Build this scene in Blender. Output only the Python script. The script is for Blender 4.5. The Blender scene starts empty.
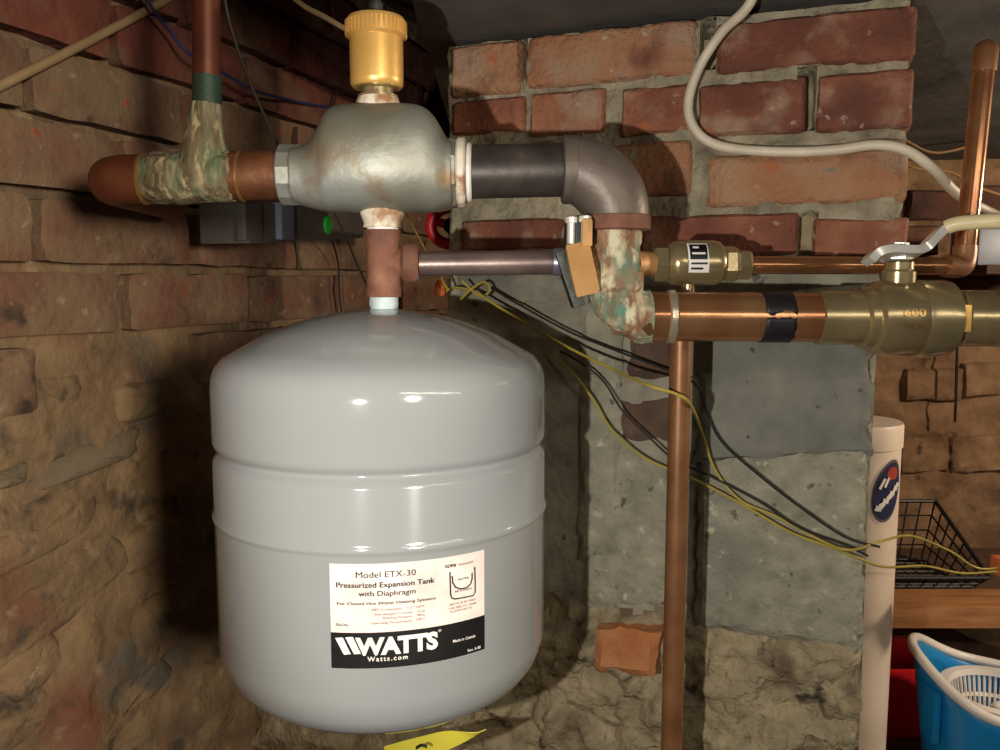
import bpy, bmesh, math, random
from mathutils import Vector, Matrix, noise
random.seed(7)
S = bpy.context.scene
COL = S.collection
V = Vector
PI = math.pi

# ------------------------------------------------------------------ camera, light, exposure
FPX = 830.0
PITCH = math.radians(6.2)
CAM = V((0, 0, 1.5))
cd = bpy.data.cameras.new('camera'); cam = bpy.data.objects.new('camera', cd); COL.objects.link(cam)
cam.location = CAM; cam.rotation_euler = (PI/2 - PITCH, 0, 0)
cd.sensor_width = 36; cd.lens = 36*FPX/1000; cd.clip_start = .01
S.camera = cam
S.view_settings.view_transform = 'Standard'; S.view_settings.look = 'None'
S.view_settings.gamma = 1; S.view_settings.use_curve_mapping = False
S.view_settings.exposure = 0.0
w = bpy.data.worlds.new('world'); S.world = w; w.use_nodes = True
w.node_tree.nodes['Background'].inputs[0].default_value = (.75, .62, .5, 1)
w.node_tree.nodes['Background'].inputs[1].default_value = .022

def aim(o, target):
    o.rotation_euler = (V(target) - o.location).to_track_quat('-Z', 'Y').to_euler()
def light(name, kind, loc, target, energy, col, **kw):
    d = bpy.data.lights.new(name, kind); o = bpy.data.objects.new(name, d); COL.objects.link(o)
    o.location = loc; d.energy = energy; d.color = col
    for k, v in kw.items(): setattr(d, k, v)
    aim(o, target); return o
# hand torch a little left of and below the phone, pointed at the pier
light('torch_light', 'SPOT', (-.155, .0, 1.455), (.27, .85, 1.42), 17.5, (1.0, .955, .88),
      spot_size=math.radians(81), spot_blend=.5, shadow_soft_size=.006)
# shaded work lamp behind the phone on the right, turned to the left wall
light('work_lamp', 'SPOT', (.62, -.73, 1.60), (-.95, .62, 1.28), 118, (1.0, .89, .74),
      spot_size=math.radians(66), spot_blend=1.0, shadow_soft_size=.11)
# fluorescent tube fixed under the ceiling on the right
light('tube_light', 'AREA', (.85, -.28, 1.73), (.80, .9, 1.35), 3.0, (1.0, .92, .80),
      shape='RECTANGLE', size=1.2, size_y=.016)
# bulb hanging further back in the cellar
light('bulb_light', 'POINT', (1.35, .86, 1.64), (0, 0, 0), 26, (1.0, .82, .62), shadow_soft_size=.03)

# ------------------------------------------------------------------ picture geometry helpers
FW = V((0, math.cos(PITCH), -math.sin(PITCH))); UP = V((0, math.sin(PITCH), math.cos(PITCH))); RT = V((1, 0, 0))
def ray(px, py): return FW + RT*((px-500)/FPX) + UP*((375-py)/FPX)
def at(px, py, Y):
    d = ray(px, py); return CAM + d*(Y/d.y)
def hit(px, py, p0, n):
    d = ray(px, py); return CAM + d*((p0-CAM).dot(n)/d.dot(n))
TH = math.radians(20.3)                                   # the cellar walls stand turned to the view
U = V((math.cos(TH), -math.sin(TH), 0)); W = V((math.sin(TH), math.cos(TH), 0)); Z = V((0, 0, 1))
PA = V((-.058, .963, 0))                                  # left front corner of the pier
LB = V((-.47, .785, 0))                                   # point of the left wall
def pier(u, out, z): return PA + U*u - W*out + Z*z
def lwall(t, out, z): return LB + W*t + U*out + Z*z
def on_pier(px, py, out=0):
    p = hit(px, py, PA - W*out, W); return p
def on_left(px, py, out=0):
    return hit(px, py, LB + U*out, U)
def pier_uz(px, py):
    p = on_pier(px, py); return (p-PA).dot(U), p.z
def left_tz(px, py):
    p = on_left(px, py); return (p-LB).dot(W), p.z

# ------------------------------------------------------------------ object helpers
WORLD = {}
def thing(name, label, cat, loc, group=None):
    o = bpy.data.objects.new(name, None); COL.objects.link(o); o.empty_display_size = .02
    o.location = loc; WORLD[o.name] = V(loc); o['label'] = label; o['category'] = cat
    if group: o['group'] = group
    return o
def tag(o, label, cat, group=None, kind=None):
    o['label'] = label; o['category'] = cat
    if group: o['group'] = group
    if kind: o['kind'] = kind
    return o
def obj(name, geo, mat, parent=None, smooth=True, label=None, angle=40):
    vs, fs = geo
    if parent is not None: org = WORLD[parent.name]
    else:
        xs = [v[0] for v in vs]; ys = [v[1] for v in vs]
        org = V(((min(xs)+max(xs))/2, (min(ys)+max(ys))/2, min(v[2] for v in vs)))
    me = bpy.data.meshes.new(name)
    me.from_pydata([tuple(V(v)-org) for v in vs], [], [tuple(f) for f in fs])
    bm = bmesh.new(); bm.from_mesh(me); bmesh.ops.recalc_face_normals(bm, faces=bm.faces); bm.to_mesh(me); bm.free()
    me.materials.append(mat)
    if smooth:
        me.polygons.foreach_set('use_smooth', [True]*len(me.polygons))
        me.set_sharp_from_angle(angle=math.radians(angle))
    o = bpy.data.objects.new(name, me); COL.objects.link(o)
    if parent is not None: o.parent = parent; WORLD[o.name] = org
    else: o.location = org; WORLD[o.name] = org
    if label: o['label'] = label
    return o
def struct(name, geo, mat, label, smooth=True, angle=60):
    o = obj(name, geo, mat, None, smooth, angle=angle); o['kind'] = 'structure'; o['label'] = label; o['category'] = 'wall' if 'wall' in name else name.split('_')[0]
    return o
def join(*gs):
    vs = []; fs = []
    for g in gs:
        n = len(vs); vs += list(g[0]); fs += [tuple(i+n for i in f) for f in g[1]]
    return vs, fs
def frame(ax):
    ax = V(ax).normalized(); a = V((0, 0, 1)) if abs(ax.z) < .9 else V((1, 0, 0))
    e1 = ax.cross(a).normalized(); e2 = ax.cross(e1).normalized(); return ax, e1, e2
def lathe(prof, org, ax=(0, 0, 1), n=32, cap=True, jit=0, seed=0, rot=0):
    """prof = (radius, height along axis)"""
    ax, e1, e2 = frame(ax); org = V(org); vs = []; fs = []
    for r, h in prof:
        for i in range(n):
            a = 2*PI*i/n+rot
            d = e1*math.cos(a)+e2*math.sin(a); p = org+ax*h+d*r
            if jit:
                p += d*jit*noise.fractal(p*90+V((seed, 0, 0)), 1, 2, 3)
            vs.append(p)
    for k in range(len(prof)-1):
        for i in range(n):
            j = (i+1) % n; fs.append((k*n+i, k*n+j, (k+1)*n+j, (k+1)*n+i))
    if cap:
        fs.append(tuple(range(n))); fs.append(tuple((len(prof)-1)*n+i for i in range(n)))
    return vs, fs
def seg(p, q, r, n=24, **k):
    p = V(p); q = V(q); L = (q-p).length
    return lathe([(r, 0), (r, L)], p, q-p, n, **k)
def smooth_path(pts, sub=6):
    pts = [V(p) for p in pts]; out = []
    P = [pts[0]*2-pts[1]]+pts+[pts[-1]*2-pts[-2]]
    for i in range(1, len(P)-2):
        for s in range(sub):
            t = s/sub; a, b, c, d = P[i-1], P[i], P[i+1], P[i+2]
            out.append(.5*((2*b)+(c-a)*t+(2*a-5*b+4*c-d)*t*t+(3*b-a-3*c+d)*t**3))
    out.append(pts[-1]); return out
def sweep(path, rad, n=10, cap=True, jit=0, flat=None):
    vs = []; fs = []; m = len(path); prev = None
    for i, p in enumerate(path):
        t = (path[min(i+1, m-1)]-path[max(i-1, 0)]).normalized()
        if prev is None: _, e1, _ = frame(t)
        else: e1 = (prev-t*prev.dot(t)).normalized()
        prev = e1; e2 = t.cross(e1); r = rad[i] if isinstance(rad, (list, tuple)) else rad
        for k in range(n):
            a = 2*PI*k/n; d = e1*math.cos(a)+e2*math.sin(a)
            q = p+d*r
            if jit: q += d*jit*noise.fractal(q*80, 1, 2, 3)
            vs.append(q)
    for i in range(m-1):
        for k in range(n):
            j = (k+1) % n; fs.append((i*n+k, i*n+j, (i+1)*n+j, (i+1)*n+k))
    if cap: fs.append(tuple(range(n))); fs.append(tuple((m-1)*n+k for k in range(n)))
    return vs, fs
def wire(name, pts, r, mat, label, cat='wire', sub=6, n=8, group=None):
    return tag(obj(name, sweep(smooth_path(pts, sub), r, n), mat), label, cat, group)
def box(c, ex, ey, ez, hx, hy, hz, bev=0):
    """box around c with half sizes along unit axes, chamfered by bev"""
    c = V(c); bm = bmesh.new(); bmesh.ops.create_cube(bm, size=2)
    for v in bm.verts: v.co = V((v.co.x*hx, v.co.y*hy, v.co.z*hz))
    if bev: bmesh.ops.bevel(bm, geom=bm.edges[:], offset=bev, segments=2, affect='EDGES', profile=.7)
    bm.verts.index_update()
    vs = [c+V(ex)*v.co.x+V(ey)*v.co.y+V(ez)*v.co.z for v in bm.verts]; fs = [tuple(v.index for v in f.verts) for f in bm.faces]
    bm.free(); return vs, fs
X = V((1, 0, 0)); Y_ = V((0, 1, 0))
def fr(p, sc, o=4): return noise.fractal(V(p)*sc, 1.0, 2.0, o)
def sheet(f, a0, a1, b0, b1, step):
    na = max(2, int((a1-a0)/step)); nb = max(2, int((b1-b0)/step)); vs = []; fs = []
    for j in range(nb+1):
        for i in range(na+1): vs.append(f(a0+(a1-a0)*i/na, b0+(b1-b0)*j/nb))
    for j in range(nb):
        for i in range(na):
            k = j*(na+1)+i; fs.append((k, k+1, k+na+2, k+na+1))
    return vs, fs

# ------------------------------------------------------------------ materials
def lin(c):
    return tuple(((x/255)/12.92 if x/255 <= .04045 else ((x/255+.055)/1.055)**2.4) for x in c)+(1,)
def M(name, ramp, scale=20, rough=.6, metal=0, bump=.3, bscale=120, bdist=.003, rand=0, detail=6, spots=(), coat=0, stretch=None, spec=.5, rvar=0):
    m = bpy.data.materials.new(name); m.use_nodes = True; nt = m.node_tree; N = nt.nodes; L = nt.links
    b = N['Principled BSDF']; b.inputs['Roughness'].default_value = rough; b.inputs['Metallic'].default_value = metal
    b.inputs['Coat Weight'].default_value = coat; b.inputs['Specular IOR Level'].default_value = spec
    g = N.new('ShaderNodeNewGeometry'); pos = g.outputs['Position']
    if stretch:
        mp = N.new('ShaderNodeVectorMath'); mp.operation = 'MULTIPLY'; mp.inputs[1].default_value = stretch
        L.new(pos, mp.inputs[0]); pos = mp.outputs[0]
    def nz(sc, det, wv=0):
        n = N.new('ShaderNodeTexNoise'); n.noise_dimensions = '4D'; n.inputs['Scale'].default_value = sc; n.inputs['Detail'].default_value = det
        n.inputs['W'].default_value = wv; L.new(pos, n.inputs['Vector']); return n
    def rp(r, inter='LINEAR'):
        c = N.new('ShaderNodeValToRGB'); e = c.color_ramp.elements; c.color_ramp.interpolation = inter
        while len(e) < len(r): e.new(.5)
        for k, (p, col) in enumerate(r): e[k].position = p; e[k].color = lin(col)
        return c
    if isinstance(ramp, tuple): ramp = [(.3, tuple(x*.9 for x in ramp)), (.7, tuple(min(255, x*1.06) for x in ramp))]
    n1 = nz(scale, detail); cr = rp(ramp); fac = n1.outputs['Fac']
    if rand:
        oi = N.new('ShaderNodeObjectInfo'); mm = N.new('ShaderNodeMath'); mm.operation = 'MULTIPLY_ADD'
        sb = N.new('ShaderNodeMath'); sb.operation = 'SUBTRACT'; L.new(oi.outputs['Random'], sb.inputs[0]); sb.inputs[1].default_value = .5
        L.new(sb.outputs[0], mm.inputs[0]); mm.inputs[1].default_value = rand; L.new(fac, mm.inputs[2]); fac = mm.outputs[0]
    L.new(fac, cr.inputs[0]); out = cr.outputs[0]
    for i, (sc, lo, hi, col) in enumerate(spots):
        n2 = nz(sc, 5, 3.7*(i+1)); r2 = rp([(lo, (0, 0, 0)), (hi, (255, 255, 255))]); L.new(n2.outputs['Fac'], r2.inputs[0])
        mx = N.new('ShaderNodeMixRGB'); L.new(r2.outputs[0], mx.inputs[0]); L.new(out, mx.inputs[1]); mx.inputs[2].default_value = lin(col); out = mx.outputs[0]
    L.new(out, b.inputs['Base Color'])
    if bump:
        n3 = nz(bscale, 8, 9); bp = N.new('ShaderNodeBump'); bp.inputs['Strength'].default_value = bump; bp.inputs['Distance'].default_value = bdist
        L.new(n3.outputs['Fac'], bp.inputs['Height']); L.new(bp.outputs[0], b.inputs['Normal'])
    if rvar:
        mr = N.new('ShaderNodeMapRange'); mr.inputs[3].default_value = max(.02, rough-rvar); mr.inputs[4].default_value = min(1, rough+rvar)
        L.new(nz(scale*2, 4, 5).outputs['Fac'], mr.inputs[0]); L.new(mr.outputs[0], b.inputs['Roughness'])
    return m
m = {}
m['mortar'] = M('mortar', [(.25, (108, 98, 80)), (.5, (154, 144, 120)), (.75, (188, 176, 150))], 35, .95, bump=1, bscale=110, bdist=.010, spots=[(18, .6, .7, (92, 84, 70))])
m['parge'] = M('left_wall_plaster', [(.25, (84, 68, 50)), (.45, (128, 104, 76)), (.6, (142, 116, 84)), (.8, (112, 82, 64))], 16, .95, bump=.9, bscale=70, bdist=.006,
               spots=[(9, .56, .72, (116, 72, 54)), (30, .6, .74, (168, 142, 110)), (22, .6, .7, (74, 64, 54)), (12, .58, .7, (96, 88, 76))])
m['brick_left'] = M('left_brick', [(.2, (84, 58, 46)), (.45, (116, 84, 64)), (.6, (124, 82, 64)), (.8, (142, 110, 86))], 14, .95, bump=.9, bscale=75, bdist=.005, rand=.25,
                    spots=[(13, .42, .62, (130, 106, 80)), (40, .64, .72, (160, 78, 52)), (26, .6, .7, (78, 60, 48)), (55, .62, .7, (156, 130, 108))])
m['brick_left_red'] = M('left_red_brick', [(.2, (78, 42, 34)), (.45, (108, 58, 46)), (.6, (122, 66, 50)), (.8, (138, 92, 70))], 14, .95, bump=.9, bscale=75, bdist=.005, rand=.3,
                    spots=[(15, .50, .66, (112, 86, 64)), (40, .66, .74, (150, 70, 46)), (26, .6, .7, (62, 42, 34))])
m['brick'] = M('pier_brick', [(.2, (108, 62, 48)), (.38, (136, 82, 62)), (.52, (156, 102, 74)), (.66, (166, 118, 84)), (.85, (170, 134, 102))], 16, .93, bump=1, bscale=150, bdist=.005, rand=.5,
               spots=[(22, .54, .70, (164, 134, 110)), (14, .58, .74, (102, 60, 50)), (60, .64, .72, (186, 166, 142)), (34, .64, .74, (172, 98, 60))])
m['brick_dark'] = M('dark_brick', [(.25, (66, 50, 42)), (.5, (92, 70, 56)), (.75, (112, 92, 76))], 30, .95, bump=.9, bscale=90, bdist=.004)
m['concrete'] = M('concrete', [(.2, (108, 102, 88)), (.45, (140, 134, 116)), (.6, (154, 148, 128)), (.8, (172, 164, 142))], 30, .95, bump=.9, bscale=120, bdist=.004,
                  spots=[(8, .55, .66, (110, 108, 96)), (60, .64, .7, (88, 84, 72))])
m['slab'] = M('concrete_slab', [(.2, (112, 108, 92)), (.45, (144, 139, 120)), (.6, (156, 150, 130)), (.8, (182, 174, 150))], 45, .95, bump=1, bscale=130, bdist=.004,
              spots=[(7, .54, .66, (122, 120, 106)), (80, .63, .69, (98, 92, 76)), (60, .62, .70, (190, 182, 158))])
m['rubble'] = M('rubble', [(.2, (104, 92, 70)), (.45, (150, 136, 106)), (.62, (168, 152, 120)), (.85, (194, 178, 144))], 40, .97, bump=1, bscale=95, bdist=.009,
                spots=[(12, .56, .66, (104, 88, 66)), (34, .63, .7, (72, 64, 52))])
m['stone'] = M('stone', [(.25, (84, 74, 60)), (.5, (110, 96, 76)), (.75, (130, 112, 88))], 24, .93, bump=.7, bscale=60, bdist=.005, rand=.3)
m['orange_stone'] = M('orange_stone', [(.25, (150, 88, 48)), (.5, (178, 112, 66)), (.75, (186, 132, 86))], 30, .95, bump=.9, bscale=90, bdist=.004)
m['back'] = M('back_wall_earth', [(.2, (88, 66, 46)), (.45, (128, 98, 70)), (.6, (144, 112, 82)), (.82, (162, 132, 100))], 22, .97, bump=1, bscale=40, bdist=.01,
              spots=[(9, .57, .7, (96, 70, 52)), (28, .63, .72, (78, 62, 46))])
m['back_brick'] = M('back_brick', [(.2, (70, 46, 38)), (.5, (104, 68, 52)), (.8, (128, 96, 70))], 14, .95, bump=.8, bscale=90, bdist=.005, rand=.4)
m['ceiling'] = M('ceiling', [(.3, (78, 76, 72)), (.6, (100, 97, 90)), (.8, (114, 110, 102))], 14, .9, bump=.4, bscale=60)
m['floor'] = M('floor', (96, 90, 80), 10, .95, bump=.4)
m['tank'] = M('tank_paint', [(.3, (136, 139, 139)), (.7, (142, 145, 145))], 6, .10, bump=.02, bscale=40, bdist=.0006, coat=0)
m['label'] = M('label_paper', (222, 208, 200), 40, .45, bump=0)
m['ink'] = M('black_ink', (14, 13, 13), 40, .45, bump=0)
m['greyink'] = M('grey_ink', (150, 112, 104), 40, .5, bump=0)
m['cast'] = M('cast_iron_grey', [(.25, (112, 108, 92)), (.5, (142, 142, 132)), (.75, (152, 158, 158))], 16, .48, metal=.5, bump=.25, bscale=160, bdist=.0015,
              spots=[(26, .58, .72, (124, 98, 66)), (9, .54, .7, (120, 116, 100))], rvar=.1)
m['brass'] = M('brass', [(.3, (214, 166, 88)), (.7, (228, 184, 106))], 20, .36, metal=.45, bump=.05)
m['olivebrass'] = M('dull_brass', [(.3, (140, 124, 92)), (.6, (174, 156, 116)), (.8, (192, 172, 128))], 18, .25, metal=.7, bump=.1, bscale=200, bdist=.001, rvar=.1)
m['tape'] = M('thread_seal_tape', (226, 222, 214), 60, .6, bump=.4, bscale=300, bdist=.001, spots=[(50, .6, .7, (168, 134, 104))])
m['bluetape'] = M('pale_blue_compound', (196, 212, 214), 60, .6, bump=.5, bscale=300, bdist=.001, spots=[(60, .62, .7, (140, 140, 130))])
m['black_iron'] = M('black_iron', [(.3, (52, 46, 43)), (.6, (76, 68, 62)), (.8, (100, 88, 78))], 45, .42, metal=.4, bump=.3, bscale=150, bdist=.001, rvar=.12)
m['elbow_iron'] = M('elbow_iron', [(.3, (88, 77, 69)), (.6, (112, 100, 90)), (.8, (130, 112, 98))], 26, .46, metal=.3, bump=.35, bscale=220, bdist=.001)
m['rust'] = M('rusty_iron', [(.25, (84, 56, 44)), (.5, (122, 80, 62)), (.75, (148, 106, 84))], 45, .75, metal=.25, bump=.6, bscale=200, bdist=.0015, spots=[(60, .7, .74, (196, 196, 206))])
m['rust_dark'] = M('dark_rust', [(.25, (66, 40, 24)), (.5, (98, 56, 30)), (.75, (122, 80, 48))], 40, .6, metal=.35, bump=.5, bscale=160, bdist=.0015)
m['steel'] = M('grey_brown_steel', [(.3, (104, 88, 84)), (.6, (128, 110, 104)), (.8, (142, 126, 120))], 30, .36, metal=.6, bump=.15, bscale=200, bdist=.001)
m['zinc'] = M('bluish_zinc', [(.3, (130, 128, 146)), (.7, (168, 168, 186))], 40, .3, metal=.7, bump=.2)
m['copper'] = M('copper', [(.25, (132, 84, 54)), (.5, (162, 110, 74)), (.75, (186, 144, 102))], 18, .19, metal=.7, bump=.05, bscale=140, bdist=.001, spots=[(12, .52, .7, (138, 98, 56)), (30, .6, .75, (150, 84, 54))], rvar=.06)
m['copper_dull'] = M('dull_copper', [(.25, (112, 74, 46)), (.5, (138, 94, 60)), (.75, (154, 112, 76))], 24, .42, metal=.4, bump=.15, bscale=180, bdist=.001)
m['copper_red'] = M('red_copper', [(.25, (84, 46, 32)), (.5, (114, 62, 42)), (.75, (132, 80, 54))], 24, .5, metal=.5, bump=.2, bscale=140, bdist=.001)
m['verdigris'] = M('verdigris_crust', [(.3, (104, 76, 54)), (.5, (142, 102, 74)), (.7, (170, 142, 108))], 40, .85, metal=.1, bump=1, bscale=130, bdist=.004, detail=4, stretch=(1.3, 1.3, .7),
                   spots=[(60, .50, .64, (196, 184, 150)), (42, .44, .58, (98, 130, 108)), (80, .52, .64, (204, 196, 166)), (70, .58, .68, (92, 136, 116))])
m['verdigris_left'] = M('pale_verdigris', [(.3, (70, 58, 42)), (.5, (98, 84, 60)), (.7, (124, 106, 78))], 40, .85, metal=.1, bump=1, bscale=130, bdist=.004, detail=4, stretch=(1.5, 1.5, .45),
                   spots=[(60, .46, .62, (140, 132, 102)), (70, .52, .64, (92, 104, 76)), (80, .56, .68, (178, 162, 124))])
m['stained'] = M('stained_compound', (214, 204, 184), 60, .6, bump=.4, bscale=300, bdist=.001, spots=[(55, .46, .58, (150, 112, 78))])
m['coat'] = M('smooth_render', [(.2, (98, 96, 87)), (.45, (116, 115, 104)), (.6, (126, 124, 112)), (.8, (146, 140, 124))], 30, .93, bump=.7, bscale=150, bdist=.003, spots=[(11, .54, .66, (98, 100, 93)), (70, .66, .71, (76, 75, 68)), (24, .64, .74, (150, 144, 126))])
m['dark_green'] = M('dark_green_patina', (46, 66, 52), 40, .6, metal=.3, bump=.4)
m['solder'] = M('solder', (206, 192, 168), 50, .28, metal=.7, bump=.2)
m['ring_brass'] = M('ring_brass', (190, 150, 92), 50, .28, metal=.8, bump=.1)
m['chrome'] = M('chrome_lever', (226, 222, 212), 30, .22, metal=.45, bump=.05)
m['grip'] = M('cream_grip', (222, 204, 158), 30, .4, bump=.05)
m['tape_black'] = M('black_tape', (26, 25, 28), 50, .5, bump=.3)
m['nut_orange'] = M('orange_brass', [(.3, (196, 146, 90)), (.7, (212, 166, 110))], 30, .55, metal=.25, bump=.1)
m['dark_metal'] = M('dark_metal', (58, 60, 52), 40, .5, metal=.5, bump=.3)
m['white_cable'] = M('white_cable', (214, 200, 176), 30, .5, bump=.05)
m['beige_cable'] = M('beige_cable', (158, 132, 96), 30, .6, bump=.1)
m['blue_wire'] = M('blue_wire', (44, 52, 96), 30, .5, bump=0)
m['dark_wire'] = M('dark_wire', (44, 36, 28), 30, .6, bump=0)
m['yellow_wire'] = M('yellow_wire', (166, 148, 60), 30, .5, bump=0)
m['black_wire'] = M('black_wire', (14, 13, 12), 30, .6, bump=0)
m['tan_wire'] = M('tan_wire', (150, 112, 66), 30, .6, bump=0)
m['cream'] = M('cream_plastic', (246, 222, 200), 10, .4, bump=.03, coat=.2)
m['navy'] = M('navy_print', (36, 38, 78), 30, .5, bump=0)
m['redprint'] = M('red_print', (170, 62, 44), 30, .5, bump=0)
m['brownprint'] = M('brown_print', (112, 92, 86), 30, .5, bump=0)
m['whiteprint'] = M('white_print', (232, 224, 216), 30, .5, bump=0)
m['wood'] = M('shelf_wood', [(.3, (128, 82, 44)), (.5, (160, 108, 62)), (.7, (176, 124, 76))], 10, .7, bump=.3, stretch=(1, 8, 8))
m['dark_wood'] = M('dark_wood', [(.3, (66, 46, 30)), (.7, (98, 70, 46))], 10, .8, bump=.3, stretch=(1, 8, 8))
m['blue'] = M('blue_plastic', (22, 128, 190), 10, .35, bump=.02, coat=.2)
m['white'] = M('white_plastic', (226, 218, 208), 10, .35, bump=.02)
m['red'] = M('red_plastic', (214, 34, 40), 10, .4, bump=.02)
m['black'] = M('black_plastic', (26, 22, 20), 20, .5, bump=.05)
m['greybox'] = M('grey_box', (84, 78, 74), 20, .5, bump=.1)
m['bluegrey'] = M('blue_grey_plastic', (110, 118, 134), 20, .4, bump=.05)
m['green'] = M('green_sticker', (44, 176, 62), 20, .4, bump=0)
m['yellow'] = M('yellow_tag', (208, 196, 66), 20, .5, bump=.1)
m['orange'] = M('orange_plastic', (206, 108, 60), 20, .4, bump=.05)

# ------------------------------------------------------------------ the setting
ZC = 1.5+.272
struct('floor', box((.6, 1, -.03), X, Y_, Z, 2.4, 2.2, .03), m['floor'], 'bare concrete cellar floor')
struct('ceiling', box((.6, .6, ZC+.24), X, Y_, Z, 2.1, 1.6, .02), m['dark_wood'], 'dark boarded ceiling above the left wall')
def slab_pt(a, b):
    return V((a, b, ZC+.005*fr((a, b, 0), 5)+.002*fr((a, b, 3), 30)))
slb = sheet(slab_pt, -.085, 2.6, -.6, 1.86, .035)
struct('trim_1', join(slb, box((1.258, .63, ZC+.085), X, Y_, Z, 1.34, 1.22, .075)), m['ceiling'], 'grey slab resting on the brick pier')

def left_out(t, z):
    p = (t, z, 3.1); zr = z-1.5
    low = min(1, max(0, (-.04-zr)/.08))
    return .0055*fr(p, 14)+.003*fr(p, 34)+low*(.016*fr(p, 9)+.010*abs(fr(p, 22)))+.003*fr(p, 60)
wl = struct('wall_left', sheet(lambda t, z: lwall(t, left_out(t, z), z), -1.0, 1.25, .0, 1.99, .0125), m['parge'], 'old brick wall smeared with brown plaster')
wbk = struct('wall_back', sheet(lambda a, z: V((a, 1.86-.02*fr((a, z, 9), 6)-.012*fr((a, z, 4), 22), z)), -.2, 2.6, .0, 1.99, .016), m['back'], 'rough brown earthen back wall')

def pier_out(u, z):
    p = (u, z, .3); zr = z-1.5
    rub = min(1, max(0, (-.345-zr)/.03))
    con = min(1, max(0, (.03-zr)/.03))
    o = -.001+.006*fr(p, 26)+.004*fr(p, 70)
    o = o*(1-con)+con*(.004+.003*fr(p, 12)+.0022*fr(p, 60))
    for (h0, h1, z0, z1) in HOLES:
        if h0 < u < h1 and z0 < z < z1: o -= .045
    return o*(1-rub)+rub*(.012+.022*fr(p, 16)+.012*fr(p, 45))
PW = .453
HOLES = []
for (x0, y0, x1, y1) in [(703, 18, 714, 66), (800, 72, 813, 128), (797, 216, 810, 254), (520, 42, 526, 80)]:
    a, b = pier_uz(x0, y1), pier_uz(x1, y0); HOLES.append((a[0], b[0], a[1], b[1]))
def widen(u, z): return max(0, (u-.38)/(PW-.38))*.017*min(1, max(0, (z-1.515)/.02))*(1+.25*fr((u, z, 1), 40))   # brick courses overhang
def pier_front(u, z):
    zr = z-1.5; e = 0
    if u > PW-.012: e = -.05*((u-(PW-.012))/.012)**2*.2
    return pier(u+widen(u, z), pier_out(u, z)+e, z)
pf = sheet(pier_front, .0, PW, .55, 1.765, .0055)
sideL = sheet(lambda a, z: pier(0, pier_out(0, z)-a, z), 0, .16, .55, 1.765, .03)
sideR = sheet(lambda a, z: pier(PW+widen(PW, z), pier_out(PW, z)-a-.01, z), 0, .15, .55, 1.765, .03)
bk = box(pier(PW/2, -.09, .85), U, W, Z, PW/2-.004, .07, .90)
wc = struct('wall_center', join(pf, sideL, sideR, bk), m['mortar'], 'masonry pier of bricks over concrete and rubble')
# lower parts of the pier face carry concrete and rubble
wc.data.materials.append(m['concrete']); wc.data.materials.append(m['rubble'])
for f in wc.data.polygons:
    c = f.center+WORLD[wc.name]; zr = c.z-1.5+.012*fr(c, 25)
    f.material_index = 0 if zr > .008 else (1 if zr > -.355 else 2)
base_f = sheet(lambda u, z: pier(u, -.05+.03*fr((u, z, 2), 9)+.014*fr((u, z, 5), 30), z), -.62, .03, .5, 1.24, .012)
struct('wall_base', base_f, m['rubble'], 'low rubble footing between left wall and pier')

# ---- bricks
def brick_geo(w_, h_, d_, seed, nx=8, nz=4, amp=.0025, chip=.004):
    """front face in the local xz plane facing -y"""
    vs = []; fs = []; rows = []
    xs = [-.5]+[-.5+.04+(.92)*i/nx for i in range(nx+1)]+[.5]
    zs = [-.5]+[-.5+.09+(.82)*i/nz for i in range(nz+1)]+[.5]
    for j, zz in enumerate(zs):
        row = []
        for i, xx in enumerate(xs):
            edge = i in (0, len(xs)-1) or j in (0, len(zs)-1); corner = i in (0, len(xs)-1) and j in (0, len(zs)-1)
            p = V((xx*w_, 0, zz*h_)); q = p*30+V((seed*7.3, seed, 0))
            y = amp*noise.fractal(q, 1, 2, 3)+(chip*(1+.6*noise.noise(q)) if edge else 0)
            if edge:
                p.x *= 1-.012+.02*noise.noise(q*1.3); p.z *= 1-.03+.07*noise.noise(q*1.1+V((5, 0, 0)))
            if corner: p.x *= .985; p.z *= .95
            row.append(len(vs)); vs.append(V((p.x, y, p.z)))
        rows.append(row)
    nxs = len(xs); nzs = len(zs)
    for j in range(nzs-1):
        for i in range(nxs-1): fs.append((rows[j][i], rows[j][i+1], rows[j+1][i+1], rows[j+1][i]))
    loop = rows[0][:]+[rows[j][-1] for j in range(1, nzs)]+rows[-1][-2::-1]+[rows[j][0] for j in range(nzs-2, 0, -1)]
    back = []
    for k in loop: back.append(len(vs)); vs.append(V((vs[k].x, d_, vs[k].z)))
    for k in range(len(loop)):
        l = (k+1) % len(loop); fs.append((loop[k], back[k], back[l], loop[l]))
    fs.append(tuple(back)); return vs, fs
def place(name, geo, pos, ex, ey, mat, parent, tilt=0):
    """geo in local x (along ex), y (along ey, inwards), z up"""
    c, s = math.cos(tilt), math.sin(tilt); out = []
    for v in geo[0]:
        x, z = v.x*c-v.z*s, v.x*s+v.z*c
        out.append(V(pos)+V(ex)*x+V(ey)*v.y+Z*z)
    return obj(name, (out, geo[1]), mat, parent, True, angle=50)
PB = [(452, 43, 521, 96), (527, 28, 698, 83), (716, 14, 917, 68),
      (453, 99, 526, 134), (531, 91, 606, 136), (622, 86, 690, 136), (697, 80, 806, 136), (816, 71, 913, 132),
      (453, 143, 556, 196), (562, 143, 692, 198), (704, 151, 909, 205),
      (461, 219, 566, 250), (573, 214, 634, 250), (640, 214, 799, 256), (812, 218, 908, 258)]
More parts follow.
